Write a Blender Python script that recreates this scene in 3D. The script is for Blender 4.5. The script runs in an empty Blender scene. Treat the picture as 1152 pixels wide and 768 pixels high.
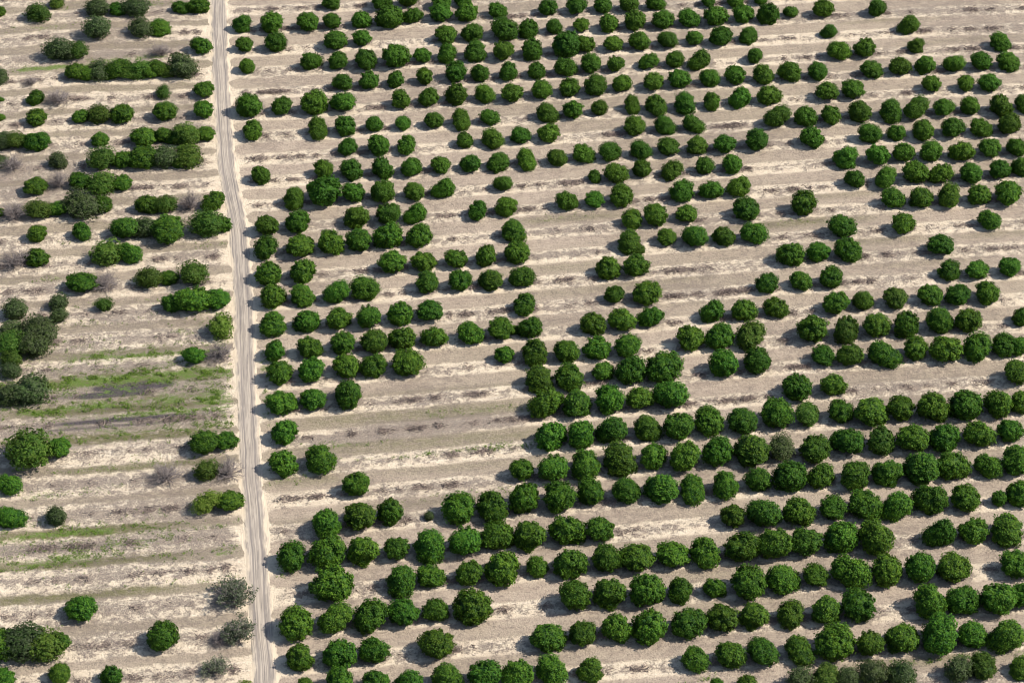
import bpy, math, random
import numpy as np

# ------------------------------------------------------------------ camera, sky, sun, exposure
scene = bpy.context.scene
COL = scene.collection
CAM_H = 300.0
PITCH = math.radians(38.0)
FPX = 2384.0 / math.tan(PITCH)          # focal length in pixels of a 1152-wide frame
cam_d = bpy.data.cameras.new("camera")
cam = bpy.data.objects.new("camera", cam_d)
COL.objects.link(cam)
cam.location = (0, 0, CAM_H)
cam.rotation_euler = (math.pi / 2 - PITCH, 0, 0)
cam_d.sensor_width = 36.0
cam_d.lens = FPX / 1152.0 * 36.0
cam_d.clip_start = 1.0
cam_d.clip_end = 20000.0
scene.camera = cam

SUN_EL = math.radians(45)
SUN_AZ = math.radians(90)                # clockwise from +Y: the sun stands over the frame's right
world = bpy.data.worlds.new("World")
scene.world = world
world.use_nodes = True
wn = world.node_tree
sky = wn.nodes.new("ShaderNodeTexSky")
sky.sky_type = 'NISHITA'
sky.sun_disc = False
sky.sun_elevation = SUN_EL
sky.sun_rotation = SUN_AZ
wn.nodes["Background"].inputs[1].default_value = 0.112
wn.links.new(sky.outputs[0], wn.nodes["Background"].inputs[0])
sun_d = bpy.data.lights.new("sun", 'SUN')
sun_d.energy = 5.0
sun_d.angle = math.radians(0.5)
sun_d.color = (1.0, 0.95, 0.87)
sun = bpy.data.objects.new("sun", sun_d)
COL.objects.link(sun)
sun.rotation_euler = (0, math.pi / 2 - SUN_EL, math.pi / 2 - SUN_AZ)
sun.location = (200, 300, 300)
scene.view_settings.view_transform = 'Standard'
scene.view_settings.look = 'None'
scene.view_settings.exposure = 0.5
scene.render.filter_size = 1.1
scene.cycles.pixel_filter_type = 'BLACKMAN_HARRIS'
scene.cycles.filter_width = 1.1
scene.view_settings.gamma = 1.0

# ------------------------------------------------------------------ survey: where each crown stands, in blocks
ORCH = {
(0,0):"1090 103 43,1097 197 40,1106 291 40,1130 470 65,1137 578 50",
(1,0):"338 10 38,565 2 45,685 -5 42,832 0 45,930 -8 38,70 100 53,230 95 50,347 93 42,470 83 45,600 70 60,705 65 45,835 55 50,950 50 50,1085 42 42,"
"80 190 52,358 175 55,480 170 42,852 150 50,970 143 48,1118 125 60,242 270 50,370 270 45,493 260 57 o,627 250 62,748 245 43,865 235 47,985 225 52,1110 225 50,"
"388 368 43,510 358 45,633 355 43,762 347 40,898 325 50,1010 328 43,1136 318 45,115 470 48,252 462 65 o,392 452 58,652 448 45,777 435 45,908 420 52,1030 422 45,"
"277 565 53,402 563 48,535 555 45,662 550 38,793 538 43,922 527 50,1050 522 43,413 658 43,548 648 55,678 645 48,938 625 40,1065 620 50,"
"303 758 45,428 760 50,562 752 52,697 748 50,828 738 45,962 730 46,1090 722 50",
(2,0):"165 32 43,287 25 47,405 20 42,530 12 45,640 8 42,882 0 35,1000 -5 38,1120 -10 38,72 122 47,193 118 42,310 110 38,432 103 47,553 90 50,673 87 50,795 77 50,915 68 55,1040 62 50,"
"85 215 52,248 197 62 s,335 195 45,455 193 43,572 183 47,700 175 47,822 168 40,942 163 50,1065 155 43,110 313 42,237 300 48,355 288 50,465 283 42,618 270 45,727 268 45,850 262 50,1093 248 42,"
"4 413 50,127 405 47,255 393 48,372 385 55,493 372 45,637 363 48,750 352 50,880 345 48,1008 338 50,1127 333 48,150 500 52,277 493 47,387 485 40,540 463 43,648 467 52,780 458 52,902 452 42,1033 433 52,"
"38 605 46,168 593 50,552 565 53,680 558 50,810 550 48,62 707 50,193 703 47,320 685 50,442 678 50,580 672 47,705 658 50,832 648 50,962 642 50,1102 630 55,590 757 48,722 758 50,862 747 43,988 734 50",
(3,0):"5 57 50,103 50 35,248 40 45,490 32 47,280 135 38,640 103 50,315 223 50,438 213 48,668 200 38,1047 180 48,97 320 50,222 313 47,467 305 48,593 295 48,713 287 48,837 283 47,967 272 50,1082 270 50,"
"6 422 54,262 408 50,385 400 52,740 375 45,890 375 40,1003 368 50,42 520 58,165 518 50,282 513 50,417 498 55,547 490 55,668 482 58,788 480 48,917 475 48,1042 470 55,1148 460 45,"
"197 612 52,460 597 50,580 595 40,702 583 53,828 572 52,957 568 50,1087 553 55,352 700 55,495 693 55,610 685 47,740 675 52,873 675 55,1000 660 52,1118 658 48,1043 758 48,1142 745 48",
(1,1):"18 15 48,167 113 53,312 85 78 s,443 95 52,570 90 58,707 87 48,850 75 50,1110 55 42,45 243 52,187 222 57,455 200 58,590 190 57,723 188 50,998 172 48,1135 152 53,"
"45 343 52,198 332 60,335 320 57,468 312 58,597 292 62,735 290 55,1150 262 57,55 453 55,210 447 57,620 408 58,753 402 56,905 393 47,1040 382 52,70 560 57,210 552 55,362 545 57,490 528 57,768 507 52,918 495 52,1055 487 52,"
"72 685 57,228 675 53,373 662 53,507 653 57,650 638 53,778 622 57,523 764 58,658 752 56,802 742 55,963 725 57,1100 713 53",
(2,1):"372 22 33,467 8 52,245 132 50,370 127 45,493 107 55,763 90 55,897 80 52,1023 67 52,540 212 45,652 200 57,783 187 47,1048 170 55,530 312 55,570 352 25,697 298 43,822 293 57,953 287 50,1085 275 55,"
"22 363 57,435 435 52,560 420 58,40 475 52,462 555 43,603 543 62,1145 503 50,57 592 53,360 682 55,492 668 57,625 652 53,907 630 53,1040 620 53,8 715 24,85 705 52,800 746 62,937 742 60,1075 732 64 o",
(3,1):"390 33 48,530 28 53,660 3 58 o,782 8 54,910 5 52,160 150 57,562 118 52,692 120 52,815 112 53,950 105 52,1080 98 57,332 247 57,608 237 50,993 215 48,103 375 58,237 358 53,358 348 55,773 328 55,"
"142 488 48,280 482 55,817 445 50,942 440 50,1082 430 47,35 610 52,308 588 57,435 580 52,570 570 52 o,727 555 53,857 558 52,987 545 55,205 710 68,348 705 60 o,480 692 60,617 685 58,773 672 68,898 670 55,1150 655 45",
(1,2):"90 40 50,240 24 55,390 7 52,105 137 60,248 123 58,402 107 57,530 103 57,672 92 68,1118 58 45,113 268 63,257 252 58,415 235 72,127 400 60,122 542 60,288 520 68,443 645 57,612 764 60,912 740 72,1062 738 70",
(2,2):"103 45 63,233 40 58,385 22 60,517 14 58,125 160 63,255 155 65,410 130 48,537 125 68,680 110 78,965 97 70,1107 80 67,155 270 73,290 265 70,438 255 67,572 250 58,712 235 73,"
"175 415 72,313 405 68,460 387 68,600 385 63,742 378 65,887 352 68,1032 345 68,45 578 52,190 560 67,330 545 70,487 520 75,637 508 65,778 515 68,927 492 68,1078 480 78,"
"60 707 72,213 695 70,362 680 65,515 668 70,672 650 75,812 650 62,960 640 62,1117 620 58",
(3,2):"248 60 53,372 53 57,512 48 64,667 34 56,806 27 68,943 18 63,1065 10 55,1130 18 50,130 200 66,297 190 55,1118 137 60,30 325 70,177 320 60 o,327 315 55,465 308 70,602 302 60,743 290 68,890 285 68,1040 278 68,1142 270 50,"
"60 475 62 s,208 477 67,362 443 72,510 440 65 o,648 432 68,795 425 68,948 412 65,1088 403 57,100 607 70,240 602 57,400 585 72,540 580 65,690 565 75,830 550 75,987 553 58,1120 540 70,"
"137 760 68,293 750 58,437 725 75,587 722 72,735 705 70,883 700 65,1040 707 35,1135 682 58",
(1,3):"312 35 72,468 14 70,780 15 24 s,160 192 65,325 170 80,485 163 70,635 157 58,775 135 75,945 125 70,1085 100 70,345 312 90,650 293 70,783 280 58,960 265 63,1108 245 80,"
"180 492 78,357 470 73,517 460 72,668 447 68,807 438 55,975 420 78,198 650 62,372 633 70,528 620 63,823 585 73,215 775 45,380 755 68,540 765 65,697 760 65,848 742 70,1022 728 78",
(2,3):"997 15 58,1132 2 74,82 93 75,243 77 77,395 72 62,110 240 50,262 222 75,415 210 65,568 200 73,727 188 68,868 175 68,1027 158 73,293 375 75,443 358 68,605 350 75,763 343 58,910 338 53,1060 308 78,"
"163 550 73,318 537 62,470 520 62,630 508 80,790 492 73,950 472 68,1095 455 65,28 725 72,178 705 70,350 705 55,823 653 60,970 635 65,1128 618 74,925 780 38,1060 770 45",
(3,3):"32 138 75,175 127 72,333 112 72,480 105 78,783 90 68,930 78 65,1080 70 72,60 296 76,215 285 55,367 260 80,530 257 75,677 245 72,835 245 75,1120 225 72,103 450 60,262 433 68,415 420 78,725 395 75,872 390 72,1028 383 78,1148 370 60,"
"137 605 65,303 578 85,460 583 62,612 557 75,775 548 85,927 548 70,1085 540 78,135 745 60 s,255 742 62 o,360 740 50 s,475 725 68 s,607 725 65 s,850 700 68 s,973 693 68 o,1145 690 55",
}
WILD = {
(0,0):"0 50 25 g,173 50 50 o,440 30 45 s,527 35 35 g,613 25 50 s,812 28 33 g,893 25 40 g,437 125 55 s,622 115 50 s,720 115 43 g,907 203 42 g,262 225 52 s,350 220 48 o,718 215 42 d,"
"347 318 45 g,435 310 50 s,530 308 50 g,625 310 48 o,705 305 42 g,815 298 58 s,0 340 38 s,730 408 35 o,918 395 44 g,165 437 33 g,262 425 50 d,138 360 28 d,0 445 14 g,163 528 43 g,362 520 32 g,447 512 45 o,543 510 45 g,733 498 48 g,920 493 42 g,0 525 20 g,"
"448 620 38 g,643 612 48 g,740 605 40 g,830 600 55 o,928 600 38 g,10 625 45 s,75 628 48 o,168 633 45 g,5 720 35 s,55 730 50 d,263 718 43 s,458 712 55 o,547 718 38 g,638 706 55 g,745 700 55 s,845 696 58 o,255 2 34 o,390 330 34 g,482 325 34 g,580 325 34 o,668 320 34 g,760 312 36 o,120 632 32 g,690 612 28 g,790 620 30 g,690 712 34 o,795 715 36 g,598 722 30 g,310 235 36 s,30 640 30 s",
(0,1):"157 60 47 g,262 40 50 d,358 45 40 g,458 48 57 o,550 50 40 g,165 172 50 o,257 165 42 g,350 145 72 s,463 155 43 g,0 185 22 g,60 175 60 d,660 145 47 g,750 145 48 o,855 135 55 d,960 130 48 g,935 235 60 o,1003 238 40 g,173 273 44 g,367 270 42 g,"
"560 255 55 g,650 250 52 s,755 250 68 g,470 368 62 o,578 368 46 g,60 385 60 d,165 387 42 g,672 475 52 o,768 475 40 g,880 460 68 o,370 500 52 g,465 490 55 d,72 620 50 s,258 592 40 s,262 650 34 s,467 602 38 o,775 595 42 g,875 575 62 g,978 580 48 g,988 697 58 y,45 710 50 s,175 710 68 s",
(0,2):"50 2 60 o,140 15 62 s,52 75 45 o,45 128 38 s,880 60 42 g,985 35 58 d,40 230 60 s,130 210 72 s,140 475 95 o,262 470 48 g,917 447 55 g,1017 437 48 g,745 590 60 d,920 580 48 o,1015 565 62 d,35 635 52 g,935 712 57 y,1035 712 52 g",
(0,3):"35 15 60 g,255 15 45 s,365 425 63 g,730 555 66 g,15 590 75 g,110 575 80 s,195 600 78 o,262 575 50 g,20 740 52 g,262 725 48 g,507 730 48 g,1050 350 75 t,1080 520 70 t,985 560 40 d,970 690 50 t,1100 785 38 y",
}

def load(D):
    out = []
    for (i, j), s in D.items():
        for t in s.split(','):
            a = t.split()
            x, y, r = map(float, a[:3])
            out.append((288 * i + x / 4, 192 * j + y / 4, r / 4, a[3] if len(a) > 3 else 'g'))
    return out

SP, CP = math.sin(PITCH), math.cos(PITCH)
def ground_at(px, py, z=0.0):
    dx = (px - 576) / FPX
    dy = -(py - 384) / FPX
    t = (CAM_H - z) / (CP * -dy + SP)
    return dx * t, (dy * SP + CP) * t, t / FPX      # x, y, metres per pixel

ROWC = [50.88498, -1.79103, 12.78815, -0.09466, 0.10872, -0.02456, 0.3765, -0.1874, 0.21868, -0.1013]
def row_of(X, Y):
    """The planting-row coordinate of a place: whole numbers are the tree lines."""
    X = np.asarray(X, float) / 100
    Y = (np.asarray(Y, float) - 400) / 100
    x = np.clip(X, -0.9, 1.1)
    y = np.clip(Y, -1.1, 1.2)
    A = [1, x, y, x * x, x * y, y * y, x ** 3, x * x * y, x * y * y, y ** 3]
    k = sum(c * a for c, a in zip(ROWC, A))
    return k - 1.79 * (X - x) + 12.7 * (Y - y)

TRACK_PX = [(243, -60), (246, 0), (248.5, 96), (255, 192), (267, 245), (272, 300), (275.5, 384), (279.5, 480), (285.5, 576), (292, 672), (298.5, 768), (304, 850)]
TP = [ground_at(x, y)[:2] for x, y in TRACK_PX]
_ty = np.array([p[1] for p in TP])[::-1]
_tx = np.array([p[0] for p in TP])[::-1]
def track_x(Y):
    Y = np.asarray(Y, float)
    s = (_tx[-1] - _tx[0]) / (_ty[-1] - _ty[0])
    def f(Y):
        return np.interp(Y, _ty, _tx) + s * (Y - np.clip(Y, _ty[0], _ty[-1]))
    return (f(Y - 6) + f(Y - 3) + f(Y) + f(Y + 3) + f(Y + 6)) / 5

def vnoise(x, y, seed=0):
    """smooth value noise, -1..1"""
    x = np.asarray(x, float); y = np.asarray(y, float)
    xi = np.floor(x).astype(np.int64); yi = np.floor(y).astype(np.int64)
    fx = x - xi; fy = y - yi
    fx = fx * fx * (3 - 2 * fx); fy = fy * fy * (3 - 2 * fy)
    def h(a, b):
        n = (a * 374761393 + b * 668265263 + seed * 2147483) & 0x7fffffff
        n = ((n ^ (n >> 13)) * 1274126177) & 0x7fffffff
        return ((n ^ (n >> 16)) & 0xffff) / 32767.5 - 1
    return (h(xi, yi) * (1 - fx) + h(xi + 1, yi) * fx) * (1 - fy) + (h(xi, yi + 1) * (1 - fx) + h(xi + 1, yi + 1) * fx) * fy

def height(X, Y):
    X = np.asarray(X, float); Y = np.asarray(Y, float)
    k = row_of(X, Y)
    d = np.abs(X - track_x(Y))
    off = np.clip((d - 2.4) / 2.0, 0, 1)
    bed = 0.12 * np.cos(2 * np.pi * k)
    lump = 0.07 * vnoise(X * 0.9, Y * 0.9, 3) + 0.05 * vnoise(X * 1.9 + 7, Y * 1.9, 5)
    return off * (bed + lump * (0.5 + 0.5 * np.cos(2 * np.pi * k)))

# ------------------------------------------------------------------ helpers
def mesh_from(name, V, F, mats, fmat=None, smooth=False, attrs=None):
    """V (n,3); F (m,3) or (m,4) arrays, or a list of such arrays"""
    me = bpy.data.meshes.new(name)
    Fs = F if isinstance(F, list) else [F]
    me.vertices.add(len(V))
    me.vertices.foreach_set("co", np.asarray(V, np.float32).ravel())
    loops = np.concatenate([f.ravel() for f in Fs]).astype(np.int32)
    tot = np.concatenate([np.full(len(f), f.shape[1]) for f in Fs]).astype(np.int32)
    start = np.concatenate([[0], np.cumsum(tot)[:-1]]).astype(np.int32)
    me.loops.add(len(loops))
    me.loops.foreach_set("vertex_index", loops)
    me.polygons.add(len(tot))
    me.polygons.foreach_set("loop_start", start)
    me.polygons.foreach_set("loop_total", tot)
    if fmat is not None:
        me.polygons.foreach_set("material_index", np.asarray(fmat, np.int32))
    me.polygons.foreach_set("use_smooth", np.full(len(tot), smooth, bool))
    for m in (mats if isinstance(mats, list) else [mats]):
        me.materials.append(m)
    for an, av in (attrs or {}).items():
        a = me.attributes.new(an, 'FLOAT', 'POINT')
        a.data.foreach_set("value", np.asarray(av, np.float32))
    me.update(calc_edges=True)
    return me

def link(name, me, parent=None, kind=None, label=None, cat=None, group=None, loc=None):
    o = bpy.data.objects.new(name, me)
    COL.objects.link(o)
    if parent: o.parent = parent
    if loc: o.location = loc
    if kind: o["kind"] = kind
    if label: o["label"] = label
    if cat: o["category"] = cat
    if group: o["group"] = group
    return o

class N:
    """short hand for node trees"""
    def __init__(self, name):
        self.m = bpy.data.materials.new(name)
        self.m.use_nodes = True
        self.t = self.m.node_tree
        self.bsdf = self.t.nodes["Principled BSDF"]
        self.out = self.t.nodes["Material Output"]
    def set(self, sock, v):
        if v is None: return
        if isinstance(v, bpy.types.NodeSocket): self.t.links.new(v, sock)
        else:
            try: sock.default_value = v
            except Exception: sock.default_value = (*v, 1.0)
    def node(self, kind, **kw):
        n = self.t.nodes.new(kind)
        for k, v in kw.items(): setattr(n, k, v)
        return n
    def math(self, op, a, b=None, c=None, clamp=False):
        n = self.node("ShaderNodeMath", operation=op, use_clamp=clamp)
        self.set(n.inputs[0], a); self.set(n.inputs[1], b)
        if c is not None: self.set(n.inputs[2], c)
        return n.outputs[0]
    def ramp(self, v, a, b, x=0.0, y=1.0):
        n = self.node("ShaderNodeMapRange", interpolation_type='SMOOTHSTEP')
        self.set(n.inputs[0], v); self.set(n.inputs[1], a); self.set(n.inputs[2], b); self.set(n.inputs[3], x); self.set(n.inputs[4], y)
        return n.outputs[0]
    def attr(self, name):
        return self.node("ShaderNodeAttribute", attribute_name=name).outputs["Fac"]
    def noise(self, vec, scale, detail=3.0, rough=0.55):
        n = self.node("ShaderNodeTexNoise")
        self.set(n.inputs["Vector"], vec); n.inputs["Scale"].default_value = scale
        n.inputs["Detail"].default_value = detail; n.inputs["Roughness"].default_value = rough
        return n.outputs["Fac"]
    def vec(self, x, y, z=0.0):
        n = self.node("ShaderNodeCombineXYZ")
        self.set(n.inputs[0], x); self.set(n.inputs[1], y); self.set(n.inputs[2], z)
        return n.outputs[0]
    def mix(self, f, a, b, mode='MIX'):
        n = self.node("ShaderNodeMix", data_type='RGBA', blend_type=mode)
        self.set(n.inputs[0], f); self.set(n.inputs[6], a); self.set(n.inputs[7], b)
        return n.outputs[2]

# ------------------------------------------------------------------ the ground
SAND = (0.63, 0.522, 0.382)
SAND2 = (0.55, 0.445, 0.325)
TILL = (0.335, 0.264, 0.203)
TILL2 = (0.41, 0.33, 0.25)
LITTER = (0.09, 0.07, 0.074)

def ground_material():
    n = N("sand_and_tilled_soil")
    geo = n.node("ShaderNodeNewGeometry")
    pos = geo.outputs["Position"]
    k = n.attr("row"); u = n.attr("along"); weed = n.attr("weed"); lit = n.attr("litter"); band = n.attr("band")
    left = n.attr("left")
    big = n.noise(pos, 0.05, 3); mid = n.noise(pos, 0.35, 4); fine = n.noise(pos, 2.2, 4, 0.65); vfine = n.noise(pos, 7.0, 3, 0.7)
    streak = n.noise(n.vec(n.math('MULTIPLY', u, 0.035), n.math('MULTIPLY', k, 1.0), 0), 9.0, 4, 0.6)
    streak2 = n.noise(n.vec(n.math('MULTIPLY', u, 0.12), n.math('MULTIPLY', k, 2.0), 3.3), 14.0, 3, 0.6)
    wob = n.noise(n.vec(n.math('MULTIPLY', u, 0.06), n.math('ROUND', k), 0), 1.0, 3, 0.6)
    kk = n.math('ADD', k, n.math('MULTIPLY', n.math('SUBTRACT', wob, 0.5), n.math('ADD', 0.16, n.math('MULTIPLY', left, 0.22))))
    kk = n.math('ADD', kk, n.math('MULTIPLY', n.math('SUBTRACT', mid, 0.5), n.math('ADD', 0.14, n.math('MULTIPLY', left, 0.12))))
    kk = n.math('ADD', kk, n.math('MULTIPLY', n.math('SUBTRACT', fine, 0.5), 0.16))
    fr = n.math('FRACT', kk)                                    # 0 and 1 are the tree line, 0.5 the middle of the alley
    d = n.math('ABSOLUTE', n.math('SUBTRACT', fr, 0.5))
    edge = n.math('ADD', band, 0.0)
    till = n.ramp(d, n.math('SUBTRACT', edge, 0.045), n.math('ADD', edge, 0.045), 1.0, 0.0)
    # sand, paler and darker patches
    sand = n.mix(n.ramp(n.math('ADD', n.math('MULTIPLY', mid, 0.6), n.math('MULTIPLY', streak, 0.4)), 0.38, 0.66), SAND, SAND2)
    sand = n.mix(n.ramp(fine, 0.52, 0.68, 0, 0.5), sand, (0.37, 0.29, 0.225, 1))
    sand = n.mix(n.ramp(n.math('ADD', n.math('MULTIPLY', vfine, 0.6), n.math('MULTIPLY', mid, 0.4)), 0.52, 0.62, 0, 0.45), sand, (0.28, 0.22, 0.18, 1))
    sand = n.mix(n.ramp(n.noise(n.vec(n.math('MULTIPLY', u, 0.12), n.math('MULTIPLY', k, 9.0), 6.0), 1.5, 4, 0.6), 0.5, 0.7, 0, 0.45), sand, (0.70, 0.60, 0.47, 1))
    soil = n.mix(n.ramp(streak, 0.35, 0.65), TILL, TILL2)
    soil = n.mix(n.ramp(streak2, 0.5, 0.68, 0, 0.7), soil, (0.21, 0.165, 0.135, 1))
    soil = n.mix(n.ramp(n.math('ADD', n.math('MULTIPLY', big, 0.5), n.math('MULTIPLY', mid, 0.5)), 0.42, 0.62, 0, 0.45), soil, (0.43, 0.345, 0.265, 1))
    # olive moss of weeds in the alleys
    soil = n.mix(n.math('MULTIPLY', weed, n.ramp(n.math('ADD', n.math('MULTIPLY', fine, 0.5), n.math('MULTIPLY', streak, 0.5)), 0.36, 0.58, 0.35, 1.0), clamp=True), soil, (0.130, 0.122, 0.058, 1))
    col = n.mix(till, sand, soil)
    # dead leaf litter lying on the tree lines, blotchy
    lm = n.math('ADD', n.math('MULTIPLY', n.noise(n.vec(n.math('MULTIPLY', u, 0.75), n.math('MULTIPLY', k, 7.5), 1.7), 1.0, 5, 0.75), 0.55), n.math('MULTIPLY', n.noise(n.vec(n.math('MULTIPLY', u, 2.2), n.math('MULTIPLY', k, 19.0), 5.1), 1.0, 5, 0.8), 0.45))
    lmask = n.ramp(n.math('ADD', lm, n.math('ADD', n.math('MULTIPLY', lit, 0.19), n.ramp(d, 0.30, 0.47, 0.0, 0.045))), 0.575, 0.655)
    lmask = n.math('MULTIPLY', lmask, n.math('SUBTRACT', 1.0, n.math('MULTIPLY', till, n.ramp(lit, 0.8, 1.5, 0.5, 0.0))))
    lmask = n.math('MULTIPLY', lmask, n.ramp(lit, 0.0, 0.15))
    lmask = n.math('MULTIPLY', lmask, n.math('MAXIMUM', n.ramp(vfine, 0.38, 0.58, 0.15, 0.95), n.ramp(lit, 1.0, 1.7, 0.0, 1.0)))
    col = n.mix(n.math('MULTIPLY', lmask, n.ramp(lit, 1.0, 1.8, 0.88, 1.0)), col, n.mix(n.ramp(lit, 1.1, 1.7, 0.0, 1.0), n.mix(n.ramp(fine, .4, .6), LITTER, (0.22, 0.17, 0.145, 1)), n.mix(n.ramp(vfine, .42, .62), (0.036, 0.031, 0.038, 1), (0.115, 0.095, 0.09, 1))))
    # olive dry grass over whole strips where the field is overgrown
    og = n.noise(n.vec(n.math('MULTIPLY', u, 0.9), n.math('MULTIPLY', k, 9.0), 12.0), 1.0, 5, 0.75)
    ogm = n.math('MULTIPLY', n.math('MULTIPLY', n.ramp(weed, 0.55, 1.0), left), n.ramp(og, 0.42, 0.56, 0.0, 0.8))
    col = n.mix(ogm, col, n.mix(vfine, (0.085, 0.085, 0.035, 1), (0.20, 0.18, 0.08, 1)))
    # bright green low weeds
    gm = n.math('ADD', n.math('MULTIPLY', n.noise(n.vec(n.math('MULTIPLY', u, 0.25), n.math('MULTIPLY', k, 3.5), 9.0), 1.0, 4, 0.7), 0.5), n.math('MULTIPLY', n.noise(n.vec(n.math('MULTIPLY', u, 1.9), n.math('MULTIPLY', k, 17.0), 2.0), 1.0, 4, 0.75), 0.5))
    gmask = n.math('MULTIPLY', n.ramp(n.math('ADD', gm, n.math('MULTIPLY', n.attr("green"), 0.22)), 0.60, 0.70), n.ramp(n.attr("green"), 0.02, 0.3))
    gmask = n.math('MULTIPLY', gmask, n.ramp(vfine, 0.35, 0.6, 0.3, 1.0))
    col = n.mix(gmask, col, n.mix(fine, (0.075, 0.15, 0.02, 1), (0.15, 0.215, 0.04, 1)))
    n.set(n.bsdf.inputs["Base Color"], col)
    n.bsdf.inputs["Roughness"].default_value = 0.95
    n.bsdf.inputs["Specular IOR Level"].default_value = 0.15
    hgt = n.math('ADD', n.math('MULTIPLY', fine, 0.30), n.math('MULTIPLY', vfine, 0.16))
    hgt = n.math('ADD', hgt, n.math('MULTIPLY', n.math('MULTIPLY', streak2, till), 0.12))
    hgt = n.math('ADD', hgt, n.math('MULTIPLY', lmask, 0.12))
    b = n.node("ShaderNodeBump"); b.inputs["Distance"].default_value = 1.0; b.inputs["Strength"].default_value = 0.8
    n.set(b.inputs["Height"], hgt); n.set(n.bsdf.inputs["Normal"], b.outputs[0])
    return n.m

# blobs measured on the picture: x, y, half width, half height, strength
GREEN = [(180,420,90,5,1),(120,425,60,5,1),(250,450,25,5,1),(200,462,80,4,.9),(90,458,60,4,.9),(140,400,60,3,.9),(225,395,50,3,.9),(150,405,130,16,.38),(130,440,150,20,.42),(150,475,140,16,.40),(235,455,45,26,.5),(90,610,110,22,.35),(60,395,80,12,.3),(120,428,110,7,.9),(235,420,80,6,.8),(110,398,70,5,.6),(150,452,110,6,.7),(60,462,60,5,.8),(240,448,40,8,.8),(60,76,60,3.5,1),(150,66,60,2.5,.8),
         (130,488,120,6,.45),(250,470,30,8,.5),(70,600,80,5,.9),(60,630,70,6,.8),(130,612,60,6,.5),(230,590,50,4,.4),(255,588,22,4,.5),(260,618,25,5,.5),
         (140,340,50,3,.3),(210,352,45,3,.5),(235,366,40,8,.35),(70,312,40,3,.4),(100,364,60,3,.3),(70,555,60,4,.5),(120,525,110,3,.3),(40,32,40,3,.4),(110,8,60,3,.4),(175,5,30,3,.5),
         (490,510,110,3,.5),(380,500,50,3,.55),(560,502,30,3,.7),(640,243,30,3,.35),(530,463,60,4,.35),(325,540,20,4,.45),(520,555,60,3,.3),(1040,742,60,3,.55),(1125,735,40,3,.5),(960,755,20,3,.4),(785,762,20,3,.5),(320,640,14,8,.3),(120,270,50,3,.3),(245,275,25,3,.5),(90,660,60,3,.3),(200,655,60,3,.25),(215,510,60,4,.3),(60,22,60,2,.3),(880,250,40,3,.3)]
WEED = [(130,490,150,12,1),(130,425,150,16,1),(140,455,150,16,1),(80,600,150,10,1),(90,632,150,10,.9),(90,668,160,9,.9),(120,575,150,7,.6),(160,525,130,10,.8),(140,395,140,10,.7),
        (140,360,140,8,.6),(150,343,140,6,.5),(60,310,100,8,.4),(200,700,120,10,.3),(470,465,170,10,.75),(500,495,220,10,.7),(520,440,150,9,.5),(420,500,90,8,.7),(340,540,60,8,.6),(560,520,160,8,.45),
        (640,245,70,5,.7),(640,300,90,8,.45),(660,325,110,8,.4),(740,315,80,6,.5),(900,250,90,6,.8),(980,270,70,6,.6),(1130,262,60,5,.5),(930,220,60,5,.5),(1040,295,80,5,.35),(510,545,120,7,.5),(480,565,110,5,.5),(480,620,80,8,.3),(680,610,80,6,.35),
        (820,335,100,8,.35),(990,405,160,8,.4),(1050,440,110,6,.4),(1050,742,110,7,.6),(340,590,50,8,.5),(330,300,50,4,.3),(1000,22,70,5,.5),(1080,45,80,5,.4),(100,80,120,4,.6),(140,98,70,4,.5),(60,160,60,5,.3),(60,55,90,4,.3)]
LITT = [(150,434,60,9,2.3),(125,444,60,6,2.2),(60,448,70,8,1.6),(200,446,90,8,1.5),(140,472,130,6,1.9),(120,480,150,5,1.7),(130,420,60,4,1.5),(80,616,110,4,1.6),(110,630,80,4,1.3),(140,450,160,42,.95),(60,395,80,14,.8),(150,395,120,10,.8),(140,440,160,30,1.1),(130,480,160,14,1.2),(150,455,100,10,1.5),(80,615,120,10,1.1),(200,610,90,8,.6),(150,55,130,10,.9),(150,60,60,5,1.3),(60,50,60,6,.7),(200,110,90,10,.6),(120,160,120,10,.5),
        (150,340,90,6,.7),(90,375,110,8,.6),(220,285,60,6,.9),(110,420,120,14,.9),(130,540,150,10,.8),(170,580,120,8,.5),(150,680,120,10,.7),(60,690,60,12,.5),(100,730,100,10,.4),(200,755,90,10,.6),
        (480,475,110,8,1.1),(430,490,110,7,1.3),(520,480,80,5,1.2),(560,500,170,8,.5),(360,600,60,10,.4),(600,540,90,6,.5),(490,530,90,6,.4),(1000,15,160,12,.7),(1090,28,80,8,.9),(560,45,60,5,.5),(440,45,50,5,.6),
        (640,260,70,6,.7),(640,285,70,7,.7),(780,300,90,6,.5),(960,280,100,6,.6),(1080,280,80,6,.5),(900,65,80,5,.4),(1010,430,130,8,.8),(860,245,60,7,.6),(720,120,60,5,.5)]
def blobs(X, Y, L, px):
    out = np.zeros_like(X)
    for bx, by, w, h, s in L:
        gx, gy, m = ground_at(bx, by)
        hw = w * m; hh = h * m / SP
        # blob axes follow the planting rows
        c, si = math.cos(0.124), math.sin(0.124)
        dx = X - gx; dy = Y - gy
        a = (dx * c + dy * si) / hw; b = (-dx * si + dy * c) / hh
        out = np.maximum(out, s * np.exp(-(a ** 4 + b * b)))
    return out

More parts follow.
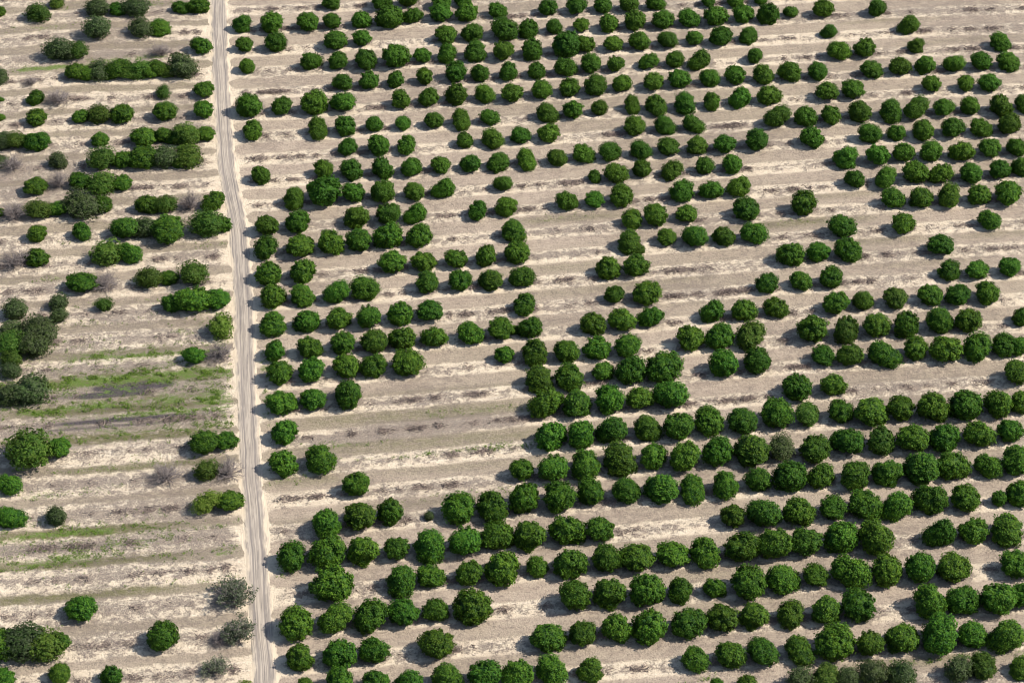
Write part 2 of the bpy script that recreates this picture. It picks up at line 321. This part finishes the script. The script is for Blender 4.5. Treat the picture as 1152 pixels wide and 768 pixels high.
def axis(lo, hi, step, far):
    core = np.arange(lo, hi + step / 2, step)
    g = step * np.cumsum(1.5 ** np.arange(1, 40))
    g = g[g < far]
    return np.concatenate([(lo - g)[::-1], core, hi + g])
gx = axis(-125, 140, 0.5, 9000); gy = axis(270, 560, 0.5, 9000)
GX, GY = np.meshgrid(gx, gy)
X = GX.ravel(); Y = GY.ravel()
nx, ny = len(gx), len(gy)
ii = (np.arange(ny - 1)[:, None] * nx + np.arange(nx - 1)[None, :]).ravel()
F = np.stack([ii, ii + 1, ii + 1 + nx, ii + nx], 1)
inside = (X > -125) & (X < 140) & (Y > 270) & (Y < 560)
Z = np.where(inside, height(X, Y), 0)
is_left = (X < track_x(Y)).astype(float)
c7, s7 = math.cos(0.124), math.sin(0.124)
along = X * c7 + Y * s7
row_raw = row_of(X, Y)
litter = 0.42 + 0.30 * vnoise(X * 0.06, Y * 0.1, 11) + 0.15 * is_left
litter = np.maximum(litter, blobs(X, Y, LITT, None) * 0.95)
for bx, by, br, bk in load(WILD):
    if bk in 'dt':
        gx_, gy_, m_ = ground_at(bx, by + br * 0.6)
        litter = np.maximum(litter, 1.5 * np.exp(-(((X - gx_ + 0.6) ** 2 / 1.6 + (Y - gy_) ** 2) / (br * m_ * 0.95) ** 2) ** 1.5))
dtr = np.abs(X - track_x(Y))
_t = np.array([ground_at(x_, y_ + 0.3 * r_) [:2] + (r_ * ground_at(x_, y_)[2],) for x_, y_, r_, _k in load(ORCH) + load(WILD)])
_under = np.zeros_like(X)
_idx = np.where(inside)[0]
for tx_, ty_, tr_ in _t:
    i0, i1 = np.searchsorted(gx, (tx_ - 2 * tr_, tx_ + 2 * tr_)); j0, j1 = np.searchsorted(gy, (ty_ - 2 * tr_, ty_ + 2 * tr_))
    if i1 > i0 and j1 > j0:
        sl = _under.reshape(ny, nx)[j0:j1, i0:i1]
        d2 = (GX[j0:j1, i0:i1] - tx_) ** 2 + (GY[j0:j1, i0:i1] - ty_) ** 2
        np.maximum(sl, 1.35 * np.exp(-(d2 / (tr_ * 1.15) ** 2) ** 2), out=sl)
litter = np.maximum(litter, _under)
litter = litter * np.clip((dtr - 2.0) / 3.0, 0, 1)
weed = np.maximum(blobs(X, Y, WEED, None), 0.12 + 0.25 * is_left + 0.2 * vnoise(X * 0.03, Y * 0.05, 21))
green = blobs(X, Y, GREEN, None) * np.clip((dtr - 1.8) / 1.0, 0, 1)
band = np.where(is_left > 0, 0.15 + 0.05 * vnoise(X * 0.03, Y * 0.05, 8), 0.245 + 0.03 * vnoise(X * 0.03, Y * 0.06, 9))
band = np.where(dtr < 3.2, np.minimum(band, -0.1 + 0.11 * dtr), band)
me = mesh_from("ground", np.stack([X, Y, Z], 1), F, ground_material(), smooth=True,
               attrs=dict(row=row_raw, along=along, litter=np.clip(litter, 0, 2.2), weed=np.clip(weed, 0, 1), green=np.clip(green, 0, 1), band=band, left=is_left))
link("ground", me, kind="structure")

# ------------------------------------------------------------------ the dirt track
def track_material():
    n = N("compacted_dirt")
    a = n.attr("across"); l = n.attr("along")
    a0 = a
    a = n.math('ADD', a, n.math('MULTIPLY', n.math('SUBTRACT', n.noise(n.vec(0, n.math('MULTIPLY', l, 0.05), 0), 1.0, 3), 0.5), 1.1))
    streak = n.noise(n.vec(n.math('MULTIPLY', a, 3.2), n.math('MULTIPLY', l, 0.035), 0), 1.7, 4, 0.65)
    streak2 = n.noise(n.vec(n.math('MULTIPLY', a, 13.0), n.math('MULTIPLY', l, 0.06), 4.0), 1.3, 3, 0.6)
    mid = n.noise(n.vec(a, n.math('MULTIPLY', l, 0.25), 0), 1.0, 4, 0.6)
    cols = n.mix(n.ramp(streak, 0.35, 0.62), (0.26, 0.222, 0.186, 1), (0.46, 0.388, 0.31, 1))
    cols = n.mix(n.ramp(streak2, 0.50, 0.60, 0, 0.8), cols, (0.15, 0.13, 0.12, 1))
    cols = n.mix(n.ramp(mid, 0.45, 0.7, 0, 0.45), cols, (0.46, 0.39, 0.315, 1))
    # two worn wheel lines
    w = n.math('ABSOLUTE', n.math('SUBTRACT', n.math('ABSOLUTE', n.math('ADD', a, n.math('MULTIPLY', n.math('SUBTRACT', mid, 0.5), 0.3))), 0.8))
    cols = n.mix(n.ramp(w, 0.05, 0.2, 0.7, 0.0), cols, (0.185, 0.16, 0.145, 1))
    e = n.ramp(n.math('ADD', n.math('ABSOLUTE', a0), n.math('MULTIPLY', n.math('SUBTRACT', mid, 0.5), 2.4)), 1.2, 2.0)
    cols = n.mix(e, cols, n.mix(mid, SAND, SAND2))
    n.set(n.bsdf.inputs["Base Color"], cols)
    n.bsdf.inputs["Roughness"].default_value = 0.95
    n.bsdf.inputs["Specular IOR Level"].default_value = 0.15
    b = n.node("ShaderNodeBump"); b.inputs["Distance"].default_value = 1.0; b.inputs["Strength"].default_value = 0.5
    n.set(b.inputs["Height"], n.math('MULTIPLY', n.math('ADD', streak, streak2), 0.16)); n.set(n.bsdf.inputs["Normal"], b.outputs[0])
    return n.m
ys = np.arange(240, 600, 0.5)
cross = np.linspace(-1, 1, 25)
tx = track_x(ys)
dx = np.gradient(tx, ys)
Lw = 1.95 + 0.35 * vnoise(ys * 0.35, ys * 0, 31) + 0.25 * vnoise(ys * 1.1, ys * 0, 32)
Rw = 2.05 + 0.40 * vnoise(ys * 0.3, ys * 0 + 5, 33) + 0.25 * vnoise(ys * 1.3, ys * 0, 34)
A = np.where(cross[None, :] < 0, cross[None, :] * Lw[:, None], cross[None, :] * Rw[:, None])
nrm = 1 / np.sqrt(1 + dx ** 2)
PX = tx[:, None] + A * nrm[:, None]; PY = ys[:, None] - A * (dx * nrm)[:, None]
hz = 0.05 + 0.045 * np.abs(np.abs(A) - 0.8).clip(0, 0.5) * (np.abs(A) < 1.6) - 0.03 * (np.abs(A) > 1.7)
V = np.stack([PX.ravel(), PY.ravel(), hz.ravel()], 1)
nc = len(cross)
ii = (np.arange(len(ys) - 1)[:, None] * nc + np.arange(nc - 1)[None, :]).ravel()
F = np.stack([ii, ii + 1, ii + 1 + nc, ii + nc], 1)
me = mesh_from("dirt_road", V, F, track_material(), smooth=True, attrs=dict(across=A.ravel(), along=np.repeat(ys, nc)))
link("dirt_road", me, kind="structure")

# ------------------------------------------------------------------ foliage
def leaf_material(name, c1, c2, c3, trans=0.3, huevar=0.03):
    n = N(name)
    geo = n.node("ShaderNodeNewGeometry")
    oi = n.node("ShaderNodeObjectInfo")
    tc = n.node("ShaderNodeTexCoord")
    r = geo.outputs["Random Per Island"]
    cl = n.noise(tc.outputs["Object"], 5.0, 3, 0.6)
    col = n.mix(n.math('POWER', r, 1.3), c1, c2)
    col = n.mix(n.ramp(cl, 0.46, 0.6, 0, 0.75), col, c3)
    rnd = n.attr("tint") if name.endswith("mass") else oi.outputs["Random"]
    hs = n.node("ShaderNodeHueSaturation")
    n.set(hs.inputs["Hue"], n.math('ADD', 0.5 - huevar / 2, n.math('MULTIPLY', rnd, huevar)))
    n.set(hs.inputs["Value"], n.math('ADD', 0.78, n.math('MULTIPLY', n.math('FRACT', n.math('MULTIPLY', rnd, 7.31)), 0.46)))
    n.set(hs.inputs["Color"], col)
    col = hs.outputs[0]
    n.set(n.bsdf.inputs["Base Color"], col)
    n.bsdf.inputs["Roughness"].default_value = 0.6
    n.bsdf.inputs["Specular IOR Level"].default_value = 0.14
    tr = n.node("ShaderNodeBsdfTranslucent")
    n.set(tr.inputs["Color"], n.mix(0.5, col, (0.07, 0.14, 0.012, 1)))
    mx = n.node("ShaderNodeMixShader"); mx.inputs[0].default_value = trans
    pass; n.t.links.new(n.bsdf.outputs[0], mx.inputs[1]); n.t.links.new(tr.outputs[0], mx.inputs[2])
    n.t.links.new(mx.outputs[0], n.out.inputs[0])
    return n.m

def plain(name, c1, c2, scale=3.0, rough=0.85):
    n = N(name)
    tc = n.node("ShaderNodeTexCoord")
    geo = n.node("ShaderNodeNewGeometry")
    f = n.math('ADD', n.math('MULTIPLY', n.noise(tc.outputs["Object"], scale, 4), 0.5), n.math('MULTIPLY', geo.outputs["Random Per Island"], 0.5))
    n.set(n.bsdf.inputs["Base Color"], n.mix(f, c1, c2))
    n.bsdf.inputs["Roughness"].default_value = rough
    n.bsdf.inputs["Specular IOR Level"].default_value = 0.2
    return n.m

G1, G2, G3 = (0.016, 0.052, 0.008, 1), (0.070, 0.170, 0.011, 1), (0.096, 0.182, 0.014, 1)
M_leaf = {
    'g': leaf_material("deep_green_leaves", G1, G2, G3),
    'o': leaf_material("olive_green_leaves", (0.022, 0.056, 0.008, 1), (0.074, 0.145, 0.014, 1), (0.095, 0.145, 0.022, 1)),
    's': leaf_material("grey_green_leaves", (0.035, 0.052, 0.020, 1), (0.095, 0.115, 0.050, 1), (0.050, 0.090, 0.016, 1)),
    'y': leaf_material("yellow_green_leaves", (0.075, 0.135, 0.014, 1), (0.150, 0.220, 0.024, 1), (0.180, 0.230, 0.040, 1)),
}
M_pale = leaf_material("pale_grey_green_leaves", (0.10, 0.115, 0.075, 1), (0.17, 0.19, 0.12, 1), (0.13, 0.16, 0.08, 1))
M_bark = plain("brown_bark", (0.10, 0.075, 0.055, 1), (0.17, 0.13, 0.10, 1), 6)
M_twig = plain("weathered_grey_twigs", (0.13, 0.105, 0.10, 1), (0.32, 0.275, 0.25, 1), 4)
M_stick = plain("dry_brushwood", (0.10, 0.075, 0.065, 1), (0.34, 0.265, 0.22, 1), 2)

def ico(sub):
    t = (1 + 5 ** .5) / 2
    v = [(-1, t, 0), (1, t, 0), (-1, -t, 0), (1, -t, 0), (0, -1, t), (0, 1, t), (0, -1, -t), (0, 1, -t), (t, 0, -1), (t, 0, 1), (-t, 0, -1), (-t, 0, 1)]
    f = [(0, 11, 5), (0, 5, 1), (0, 1, 7), (0, 7, 10), (0, 10, 11), (1, 5, 9), (5, 11, 4), (11, 10, 2), (10, 7, 6), (7, 1, 8), (3, 9, 4), (3, 4, 2), (3, 2, 6), (3, 6, 8), (3, 8, 9), (4, 9, 5), (2, 4, 11), (6, 2, 10), (8, 6, 7), (9, 8, 1)]
    v = [np.array(a, float) / np.linalg.norm(a) for a in v]
    for _ in range(sub):
        cache = {}; nf = []
        def mp(a, b):
            key = (min(a, b), max(a, b))
            if key not in cache:
                m = v[a] + v[b]; v.append(m / np.linalg.norm(m)); cache[key] = len(v) - 1
            return cache[key]
        for a, b, c in f:
            x, y, z = mp(a, b), mp(b, c), mp(c, a)
            nf += [(a, x, z), (b, y, x), (c, z, y), (x, y, z)]
        f = nf
    return np.array(v), np.array(f)
ICO_V, ICO_F = ico(3)

def cards(P, Nn, size, rng, asp=0.62):
    """one folded leaf-spray quad per point, facing roughly along Nn"""
    n = len(P)
    t = rng.normal(size=(n, 3)); t -= (t * Nn).sum(1)[:, None] * Nn
    t /= np.linalg.norm(t, axis=1)[:, None] + 1e-9
    b = np.cross(Nn, t)
    s = size[:, None]
    lift = Nn * s * 0.25
    V = np.stack([P - t * s, P - b * s * asp - lift, P + t * s, P + b * s * asp - lift * 0.3], 1).reshape(-1, 3)
    F = np.arange(n * 4).reshape(-1, 4)
    return V, F

def crown_mesh(seed, n_cards=3800, dense=1.0, squash=0.84, n_clump=110, shell=True, card=0.080, lop=1.0):
    """crown of unit radius standing on z=0; cauliflower clumps with dark gaps between them"""
    rng = np.random.default_rng(seed)
    lobes = rng.normal(size=(7, 3)); lobes /= np.linalg.norm(lobes, axis=1)[:, None]
    lamp = rng.uniform(0.02, 0.22, 7) ** 1.0 * lop * (1 if dense > .8 else 1.7)
    cd = rng.normal(size=(n_clump, 3)); cd /= np.linalg.norm(cd, axis=1)[:, None]
    camp = rng.uniform(0.10, 0.32, n_clump); cw = rng.uniform(0.17, 0.34, n_clump)
    def R(D):
        r = np.full(len(D), 0.72)
        for l, a in zip(lobes, lamp):
            r += a * np.clip((D @ l - 0.35) / 0.65, 0, 1) ** 1.3
        d = np.sqrt(np.clip(2 - 2 * (D @ cd.T), 0, None))
        b = camp * np.clip(1 - (d / cw) ** 2, 0, 1)
        return r + b.max(1)
    def place(D, r):
        P = D * r[:, None]
        P[:, 2] *= squash
        low = P[:, 2] < 0
        P[low, 2] *= 0.92
        P[:, 2] += squash * 0.86
        P[:, 2] = np.maximum(P[:, 2], 0.03)
        return P
    D = rng.normal(size=(n_cards * 2, 3)); D /= np.linalg.norm(D, axis=1)[:, None]
    rr = R(D)
    keep = rng.random(len(D)) < np.clip((rr - 0.74) / 0.2, 0.06, 1) * (0.72 if dense > .8 else 0.5)
    D, rr = D[keep][:n_cards], rr[keep][:n_cards]
    depth = rng.random(len(D)) ** 2 * (0.16 if dense > .8 else 0.4)
    stray = np.where(rng.random(len(D)) < 0.05, rng.uniform(0.03, 0.15, len(D)), 0)
    P = place(D, rr * (1.02 - depth) + stray)
    e = 0.07
    Nn = D + rng.normal(size=D.shape) * 0.42
    Nn[:, 2] += 0.25
    Nn /= np.linalg.norm(Nn, axis=1)[:, None]
    V, F = cards(P, Nn, rng.uniform(0.55, 1.15, len(P)) * card, rng)
    V = V.copy()
    nrm_ = np.percentile(np.hypot(P[:, 0], P[:, 1]), 90) / 0.90
    V /= nrm_
    zf_ = rng.uniform(1.24, 1.44) / np.percentile(V[:, 2], 98)
    V[:, 2] *= zf_
    if shell:
        SV = place(ICO_V, R(ICO_V) * (0.87 if dense > .8 else 0.72))
        SV /= nrm_
        SV[:, 2] *= zf_
        return np.concatenate([V, SV]), [F, ICO_F + len(V)]
    return V, [F]

def tube(path, rad, sides=6):
    path = np.array(path, float); n = len(path)
    V = []
    for i in range(n):
        d = path[min(i + 1, n - 1)] - path[max(i - 1, 0)]
        d /= np.linalg.norm(d) + 1e-9
        a = np.cross(d, [0.31, 0.17, 0.93] if abs(d[2]) < 0.9 else [1, 0, 0]); a /= np.linalg.norm(a)
        b = np.cross(d, a)
        for s in range(sides):
            t = 2 * math.pi * s / sides
            V.append(path[i] + rad[i] * (math.cos(t) * a + math.sin(t) * b))
    F = []
    for i in range(n - 1):
        for s in range(sides):
            s2 = (s + 1) % sides
            F.append((i * sides + s, i * sides + s2, (i + 1) * sides + s2, (i + 1) * sides + s))
    return np.array(V), np.array(F)

def join(parts):
    V = []; F = []; o = 0
    for v, f in parts:
        V.append(v)
        for q in (f if isinstance(f, list) else [f]): F.append(q + o)
        o += len(v)
    return np.concatenate(V), F

def trunk_geo(seed):
    rng = np.random.default_rng(seed)
    parts = [tube([(0, 0, -0.08), (0.01, 0, 0.12), (0.02, 0.01, 0.32)], [0.09, 0.07, 0.06], 8)]
    for i in range(5):
        a = rng.uniform(0, 6.28); r = rng.uniform(0.3, 0.6)
        parts.append(tube([(0.02, 0.01, 0.26), (r * .45 * math.cos(a), r * .45 * math.sin(a), 0.55), (r * math.cos(a), r * math.sin(a), rng.uniform(0.8, 1.15))], [0.05, 0.03, 0.01], 5))
    return join(parts)

def twig_bush(seed, n_main=16, levels=3, leaves=0):
    """bare branching bush of unit radius"""
    rng = np.random.default_rng(seed)
    parts = []; tips = []
    def grow(p, d, L, r, lev):
        q = p + d * L * 0.5 + rng.normal(size=3) * L * 0.08
        e = q + (d + rng.normal(size=3) * 0.22) * L * 0.5
        parts.append(tube([p, q, e], [r, r * .75, r * .45], 3))
        tips.append(e)
        if lev > 0:
            for _ in range(rng.integers(3, 5)):
                nd = d + rng.normal(size=3) * 0.62; nd[2] = abs(nd[2]) * 0.8 + 0.05; nd /= np.linalg.norm(nd)
                s = q if rng.random() < .4 else e
                grow(s, nd, L * rng.uniform(.5, .75), r * .55, lev - 1)
    for i in range(n_main):
        a = rng.uniform(0, 6.28); t = rng.uniform(0.15, 1.35)
        d = np.array([math.cos(a) * math.sin(t), math.sin(a) * math.sin(t), math.cos(t)])
        grow(np.array([rng.normal() * .06, rng.normal() * .06, 0.0]), d, rng.uniform(.45, .62), 0.032, levels - 1)
    V, F = join(parts)
    fm = np.zeros(sum(len(f) for f in F), int)
    if leaves:
        T = np.array(tips)
        P = T[rng.integers(0, len(T), leaves)] + rng.normal(size=(leaves, 3)) * 0.06
        Nn = rng.normal(size=P.shape); Nn[:, 2] = abs(Nn[:, 2]); Nn /= np.linalg.norm(Nn, axis=1)[:, None]
        v2, f2 = cards(P, Nn, rng.uniform(.03, .07, leaves), rng)
        F.append(f2 + len(V)); V = np.concatenate([V, v2]); fm = np.concatenate([fm, np.ones(leaves, int)])
    V[:, 2] = np.maximum(V[:, 2], 0.01)
    return V, F, fm

NV = 22
CROWN = [crown_mesh(100 + i, squash=0.82 + 0.025 * (i % 5), lop=(0.9, 1.4, 2.0)[i % 3], n_clump=(110, 70, 90, 130)[i % 4]) for i in range(NV)]
LOOSE = [crown_mesh(300 + i, n_cards=3200, dense=0.5, n_clump=60, card=0.076) for i in range(6)]
TRUNK = [trunk_geo(50 + i) for i in range(3)]
ME_CROWN = {}
def crown_data(kind, v, loose=False):
    key = (kind, v, loose)
    if key not in ME_CROWN:
        V, F = (LOOSE if loose else CROWN)[v]
        ME_CROWN[key] = mesh_from("crown", V, F, M_leaf[kind])
    return ME_CROWN[key]
ME_TRUNK = [mesh_from("trunk", V, F, M_bark, smooth=True) for V, F in TRUNK]
ME_DEAD = [mesh_from("dead_bush", *twig_bush(700 + i, 30, 4)[:2], M_twig) for i in range(4)]
def _sparse(i):
    V, F, fm = twig_bush(750 + i, 24, 4, 2400)
    return mesh_from("sparse_bush", V, F, [M_twig, M_pale], fm)
ME_SPARSE = [_sparse(i) for i in range(2)]

rnd = random.Random(5)
def survey(D):
    T = []
    for x, y, r, kd in load(D):
        m = ground_at(x, y)[2]
        R = r * m
        gx_, gy_, _ = ground_at(x, y, R * 0.80)
        T.append(dict(px=x, py=y, x=gx_, y=gy_, R=R, kind=kd, k=float(row_of(gx_, gy_)), show=r))
    for t in T:
        t['row'] = round(t['k'])
    return T
ORCHARD = survey(ORCH)
FIELD = survey(WILD)

def ordinal(n):
    return f"{n}{'th' if 10 <= n % 100 <= 20 else {1: 'st', 2: 'nd', 3: 'rd'}.get(n % 10, 'th')}"

def make_tree(t, name):
    e = link(name, None, loc=(t['x'], t['y'], float(height(t['x'], t['y'])) - 0.05))
    e.empty_display_size = 0.5
    if name == 'scrub_tree':
        near = [math.hypot(t['x'] - q['x'], t['y'] - q['y']) / (t['R'] + q['R']) for q in FIELD if q is not t and q['row'] == t['row']]
        if near and min(near) < 1.25:
            e.rotation_euler = (0, 0, 0.124)
            e.scale = (rnd.uniform(1.05, 1.2), 1.0, rnd.uniform(0.95, 1.05))
    loose = t['kind'] == 's' or (name == "scrub_tree" and t['kind'] in 'oy')
    v = rnd.randrange(6 if loose else NV)
    c = link("crown", crown_data(t['kind'], v, loose), e)
    s = t['R'] * (1.13 if name == 'orchard_tree' else 1.2)
    flat = 1.0 if name == 'orchard_tree' else 0.9
    c.scale = (s * rnd.uniform(.95, 1.08), s * rnd.uniform(.95, 1.08), s * flat * rnd.uniform(.90, 1.08))
    c.rotation_euler = (0, 0, rnd.uniform(0, 6.28))
    k = link("trunk", ME_TRUNK[rnd.randrange(3)], e)
    k.scale = (t['R'],) * 3
    k.rotation_euler = (0, 0, rnd.uniform(0, 6.28))
    return e

# --- the orchard: complete rows from the near edge of the picture as single trees, the farthest rows as one mass
rows = {}
for t in ORCHARD: rows.setdefault(t['row'], []).append(t)
first = min(rows)
n = 0; single = []; mass = []
for k in sorted(rows):
    if n + len(rows[k]) <= 306 and not mass:
        single.append(k); n += len(rows[k])
    else:
        mass += rows[k]
print("orchard rows as single trees", len(single), n, "mass", len(mass))
LOOK = {'g': "deep green", 'o': "olive green", 's': "grey-green"}
for k in single:
    L = sorted(rows[k], key=lambda t: t['px'])
    med = float(np.median([t['R'] for t in ORCHARD]))
    reaches = L[0]['px'] < 640 and L[0]['py'] < 752
    for i, t in enumerate(L):
        o = make_tree(t, "orchard_tree")
        size = "small " if t['R'] < med * 0.84 else "big " if t['R'] > med * 1.16 else ""
        if reaches and i <= len(L) - 1 - i:
            where = f"{ordinal(i + 1)} from the track"
        else:
            where = f"{ordinal(len(L) - i)} from the right edge"
        o["label"] = f"{size}{LOOK[t['kind']]} orchard tree, {where} in {ordinal(k - first + 1)} row from bottom"
        o["category"] = "tree"
        o["group"] = "orchard trees planted in rows across the sand"

def merged(L, mat):
    Vs = []; Fs = []; T = []; o = 0
    rng = np.random.default_rng(9)
    for t in L:
        V, F = CROWN[rnd.randrange(NV)]
        a = rnd.uniform(0, 6.28); c, s = math.cos(a), math.sin(a)
        W = np.stack([V[:, 0] * c - V[:, 1] * s, V[:, 0] * s + V[:, 1] * c, V[:, 2] * rnd.uniform(.93, 1.06)], 1) * t['R'] * 1.09
        W += (t['x'], t['y'], float(height(t['x'], t['y'])) - 0.05)
        Vs.append(W); T.append(np.full(len(W), rnd.random()))
        Fs.append((F[0] + o, F[1] + o)); o += len(W)
    F4 = np.concatenate([f[0] for f in Fs]); F3 = np.concatenate([f[1] for f in Fs])
    return mesh_from("far_orchard_trees", np.concatenate(Vs), [F4, F3], mat, attrs=dict(tint=np.concatenate(T)))
me = merged(mass, leaf_material("deep_green_leaves_mass", G1, G2, G3))
link("far_orchard_trees", me, kind="stuff", label="farther rows of round deep green orchard trees toward the top of the orchard", cat="trees")

# --- the neglected field across the track
rowsf = {}
for t in FIELD: rowsf.setdefault(t['row'], []).append(t)
top = max(rowsf)
LK = {'g': ("round deep green tree", "scrub_tree", "tree"), 'o': ("bushy olive green tree", "scrub_tree", "tree"), 's': ("shaggy grey-green tree", "scrub_tree", "tree"),
      'y': ("bright yellow-green tree", "scrub_tree", "tree"), 'd': ("bare dead grey bush", "dead_bush", "bush"), 't': ("sparse half-dead grey-green bush", "sparse_bush", "bush")}
GR = {'scrub_tree': "neglected trees in the field left of the track", 'dead_bush': "dead bushes in the field left of the track", 'sparse_bush': "half-dead bushes beside the track"}
for k in sorted(rowsf):
    L = sorted(rowsf[k], key=lambda t: -t['px'])
    for i, t in enumerate(L):
        look, name, cat = LK[t['kind']]
        if name == "scrub_tree":
            o = make_tree(t, name)
        else:
            o = link(name, (ME_DEAD if name == "dead_bush" else ME_SPARSE)[rnd.randrange(4 if name == "dead_bush" else 2)], loc=(t['x'], t['y'], float(height(t['x'], t['y'])) - 0.03))
            o.scale = (t['R'] * 1.2,) * 3; o.rotation_euler = (0, 0, rnd.uniform(0, 6.28))
        o["label"] = f"{look}, {ordinal(i + 1)} left of the track in {ordinal(top - k + 1)} row from top"
        o["category"] = cat
        o["group"] = GR[name]

# ------------------------------------------------------------------ dry brushwood and clods on the tree lines
ALL = np.array([(t['x'], t['y'], t['R']) for t in ORCHARD + FIELD])
rng = np.random.default_rng(77)
kmin, kmax = 34, 68
RK = np.arange(kmin, kmax)
def line_point(u, k):
    """world place u metres along row k"""
    x = u * c7 - 0; y0 = 400.0
    X_ = np.array(u, float); Y_ = np.full_like(X_, y0)
    for _ in range(8):
        Y_ = Y_ - (row_of(X_, Y_) - k) / 0.1279
    return X_, Y_
SX = []; SY = []; SD = []
for k in RK:
    X_ = np.arange(-115, 125, 0.35)
    X_, Y_ = line_point(X_, k)
    clump = vnoise(X_ * 0.8, np.full_like(X_, k * 3.7), 41) + 0.55 * vnoise(X_ * 0.12, np.full_like(X_, k * 1.3), 42)
    L_ = X_ < track_x(Y_)
    fr_ok = np.abs(X_ - track_x(Y_)) > 4
    dmin = np.sqrt((X_[:, None] - ALL[None, :, 0]) ** 2 + (Y_[:, None] - ALL[None, :, 1]) ** 2).min(1)
    ok = (clump > 0.0) & fr_ok & (dmin > 1.7)
    dens = np.where(L_, 0.9, 1.1)
    for x_, y_, c_, dd in zip(X_[ok], Y_[ok], clump[ok], dens[ok]):
        m = rng.poisson(20 * min(c_, 0.8) * dd)
        SX += list(x_ + rng.normal(0, .35, m)); SY += list(y_ + rng.normal(0, .42, m)); SD += [c_] * m
SX = np.array(SX); SY = np.array(SY); SD = np.array(SD)
ns = len(SX)
print("sticks", ns)
a = rng.normal(0.1, 0.9, ns); el = np.abs(rng.normal(0, 0.28, ns)); Ln = rng.uniform(0.12, 0.7, ns) ** 1.2 * (0.7 + SD * 0.6); rad = rng.uniform(0.015, 0.06, ns)
Dr = np.stack([np.cos(a) * np.cos(el), np.sin(a) * np.cos(el), np.sin(el)], 1)
C0 = np.stack([SX, SY, height(SX, SY) + np.abs(rng.normal(0.05, 0.2, ns))], 1)
side = np.stack([-np.sin(a), np.cos(a), np.zeros(ns)], 1); up = np.cross(Dr, side)
up[up[:, 2] < 0] *= -1
ends = []
for e_, rr in ((-1, 1.0), (1, 0.45)):
    c_ = C0 + Dr * (Ln * e_ * 0.9)[:, None]
    c_[:, 2] = np.maximum(c_[:, 2], height(c_[:, 0], c_[:, 1]) + 0.01)
    for s_, u_ in ((-1, 0), (1, 0), (0, 1.6)):
        ends.append(c_ + side * (rad * rr * s_)[:, None] + up * (rad * rr * u_)[:, None])
V = np.stack(ends, 1).reshape(-1, 3)
b0 = np.arange(ns)[:, None] * 6
F4 = np.concatenate([b0 + np.array([[0, 1, 4, 3]]), b0 + np.array([[1, 2, 5, 4]]), b0 + np.array([[2, 0, 3, 5]])])
me = mesh_from("brushwood_debris", V, [F4], M_stick)
link("brushwood_debris", me, kind="stuff", label="dry grey-brown brushwood scattered along the gaps in the tree rows", cat="debris")

# ------------------------------------------------------------------ green weed tufts
def scatter_blobs(L, per):
    P = []
    for bx, by, w, h, s in L:
        n_ = int(per * w * h * s / 100)
        q = rng.uniform(-1.15, 1.15, (n_, 2))
        gx_, gy_, m = ground_at(bx, by)
        dx_ = q[:, 0] * w * m; dy_ = q[:, 1] * h * m / SP
        X_ = gx_ + dx_ * c7 - dy_ * s7; Y_ = gy_ + dx_ * s7 + dy_ * c7
        keep = (vnoise(X_ * .5, Y_ * 1.1, 61) + vnoise(X_ * 1.7, Y_ * 1.7, 62) * .7 > 0.15) & (np.abs(X_ - track_x(Y_)) > 2.6)
        P.append(np.stack([X_[keep], Y_[keep]], 1))
    return np.concatenate(P)
P2 = np.concatenate([scatter_blobs(GREEN, 130), scatter_blobs([(150, 440, 130, 55, 1), (90, 615, 120, 30, .6)], 12)])
rep = 5
P2 = np.repeat(P2, rep, 0) + rng.normal(0, 0.12, (len(P2) * rep, 2))
P3 = np.stack([P2[:, 0], P2[:, 1], height(P2[:, 0], P2[:, 1]) + rng.uniform(0.0, 1.0, len(P2)) ** 2 * 0.38 + 0.03], 1)
Nn = rng.normal(size=P3.shape) * 0.5; Nn[:, 2] = 1; Nn /= np.linalg.norm(Nn, axis=1)[:, None]
V, F = cards(P3, Nn, rng.uniform(.05, .14, len(P3)), rng)
M_weed = leaf_material("weed_leaves", (0.055, 0.125, 0.012, 1), (0.12, 0.22, 0.022, 1), (0.17, 0.20, 0.04, 1))
print("weed cards", len(P3))
link("weeds", mesh_from("weeds", V, F, M_weed), kind="stuff", label="low bright green weeds growing in the neglected rows", cat="weeds")
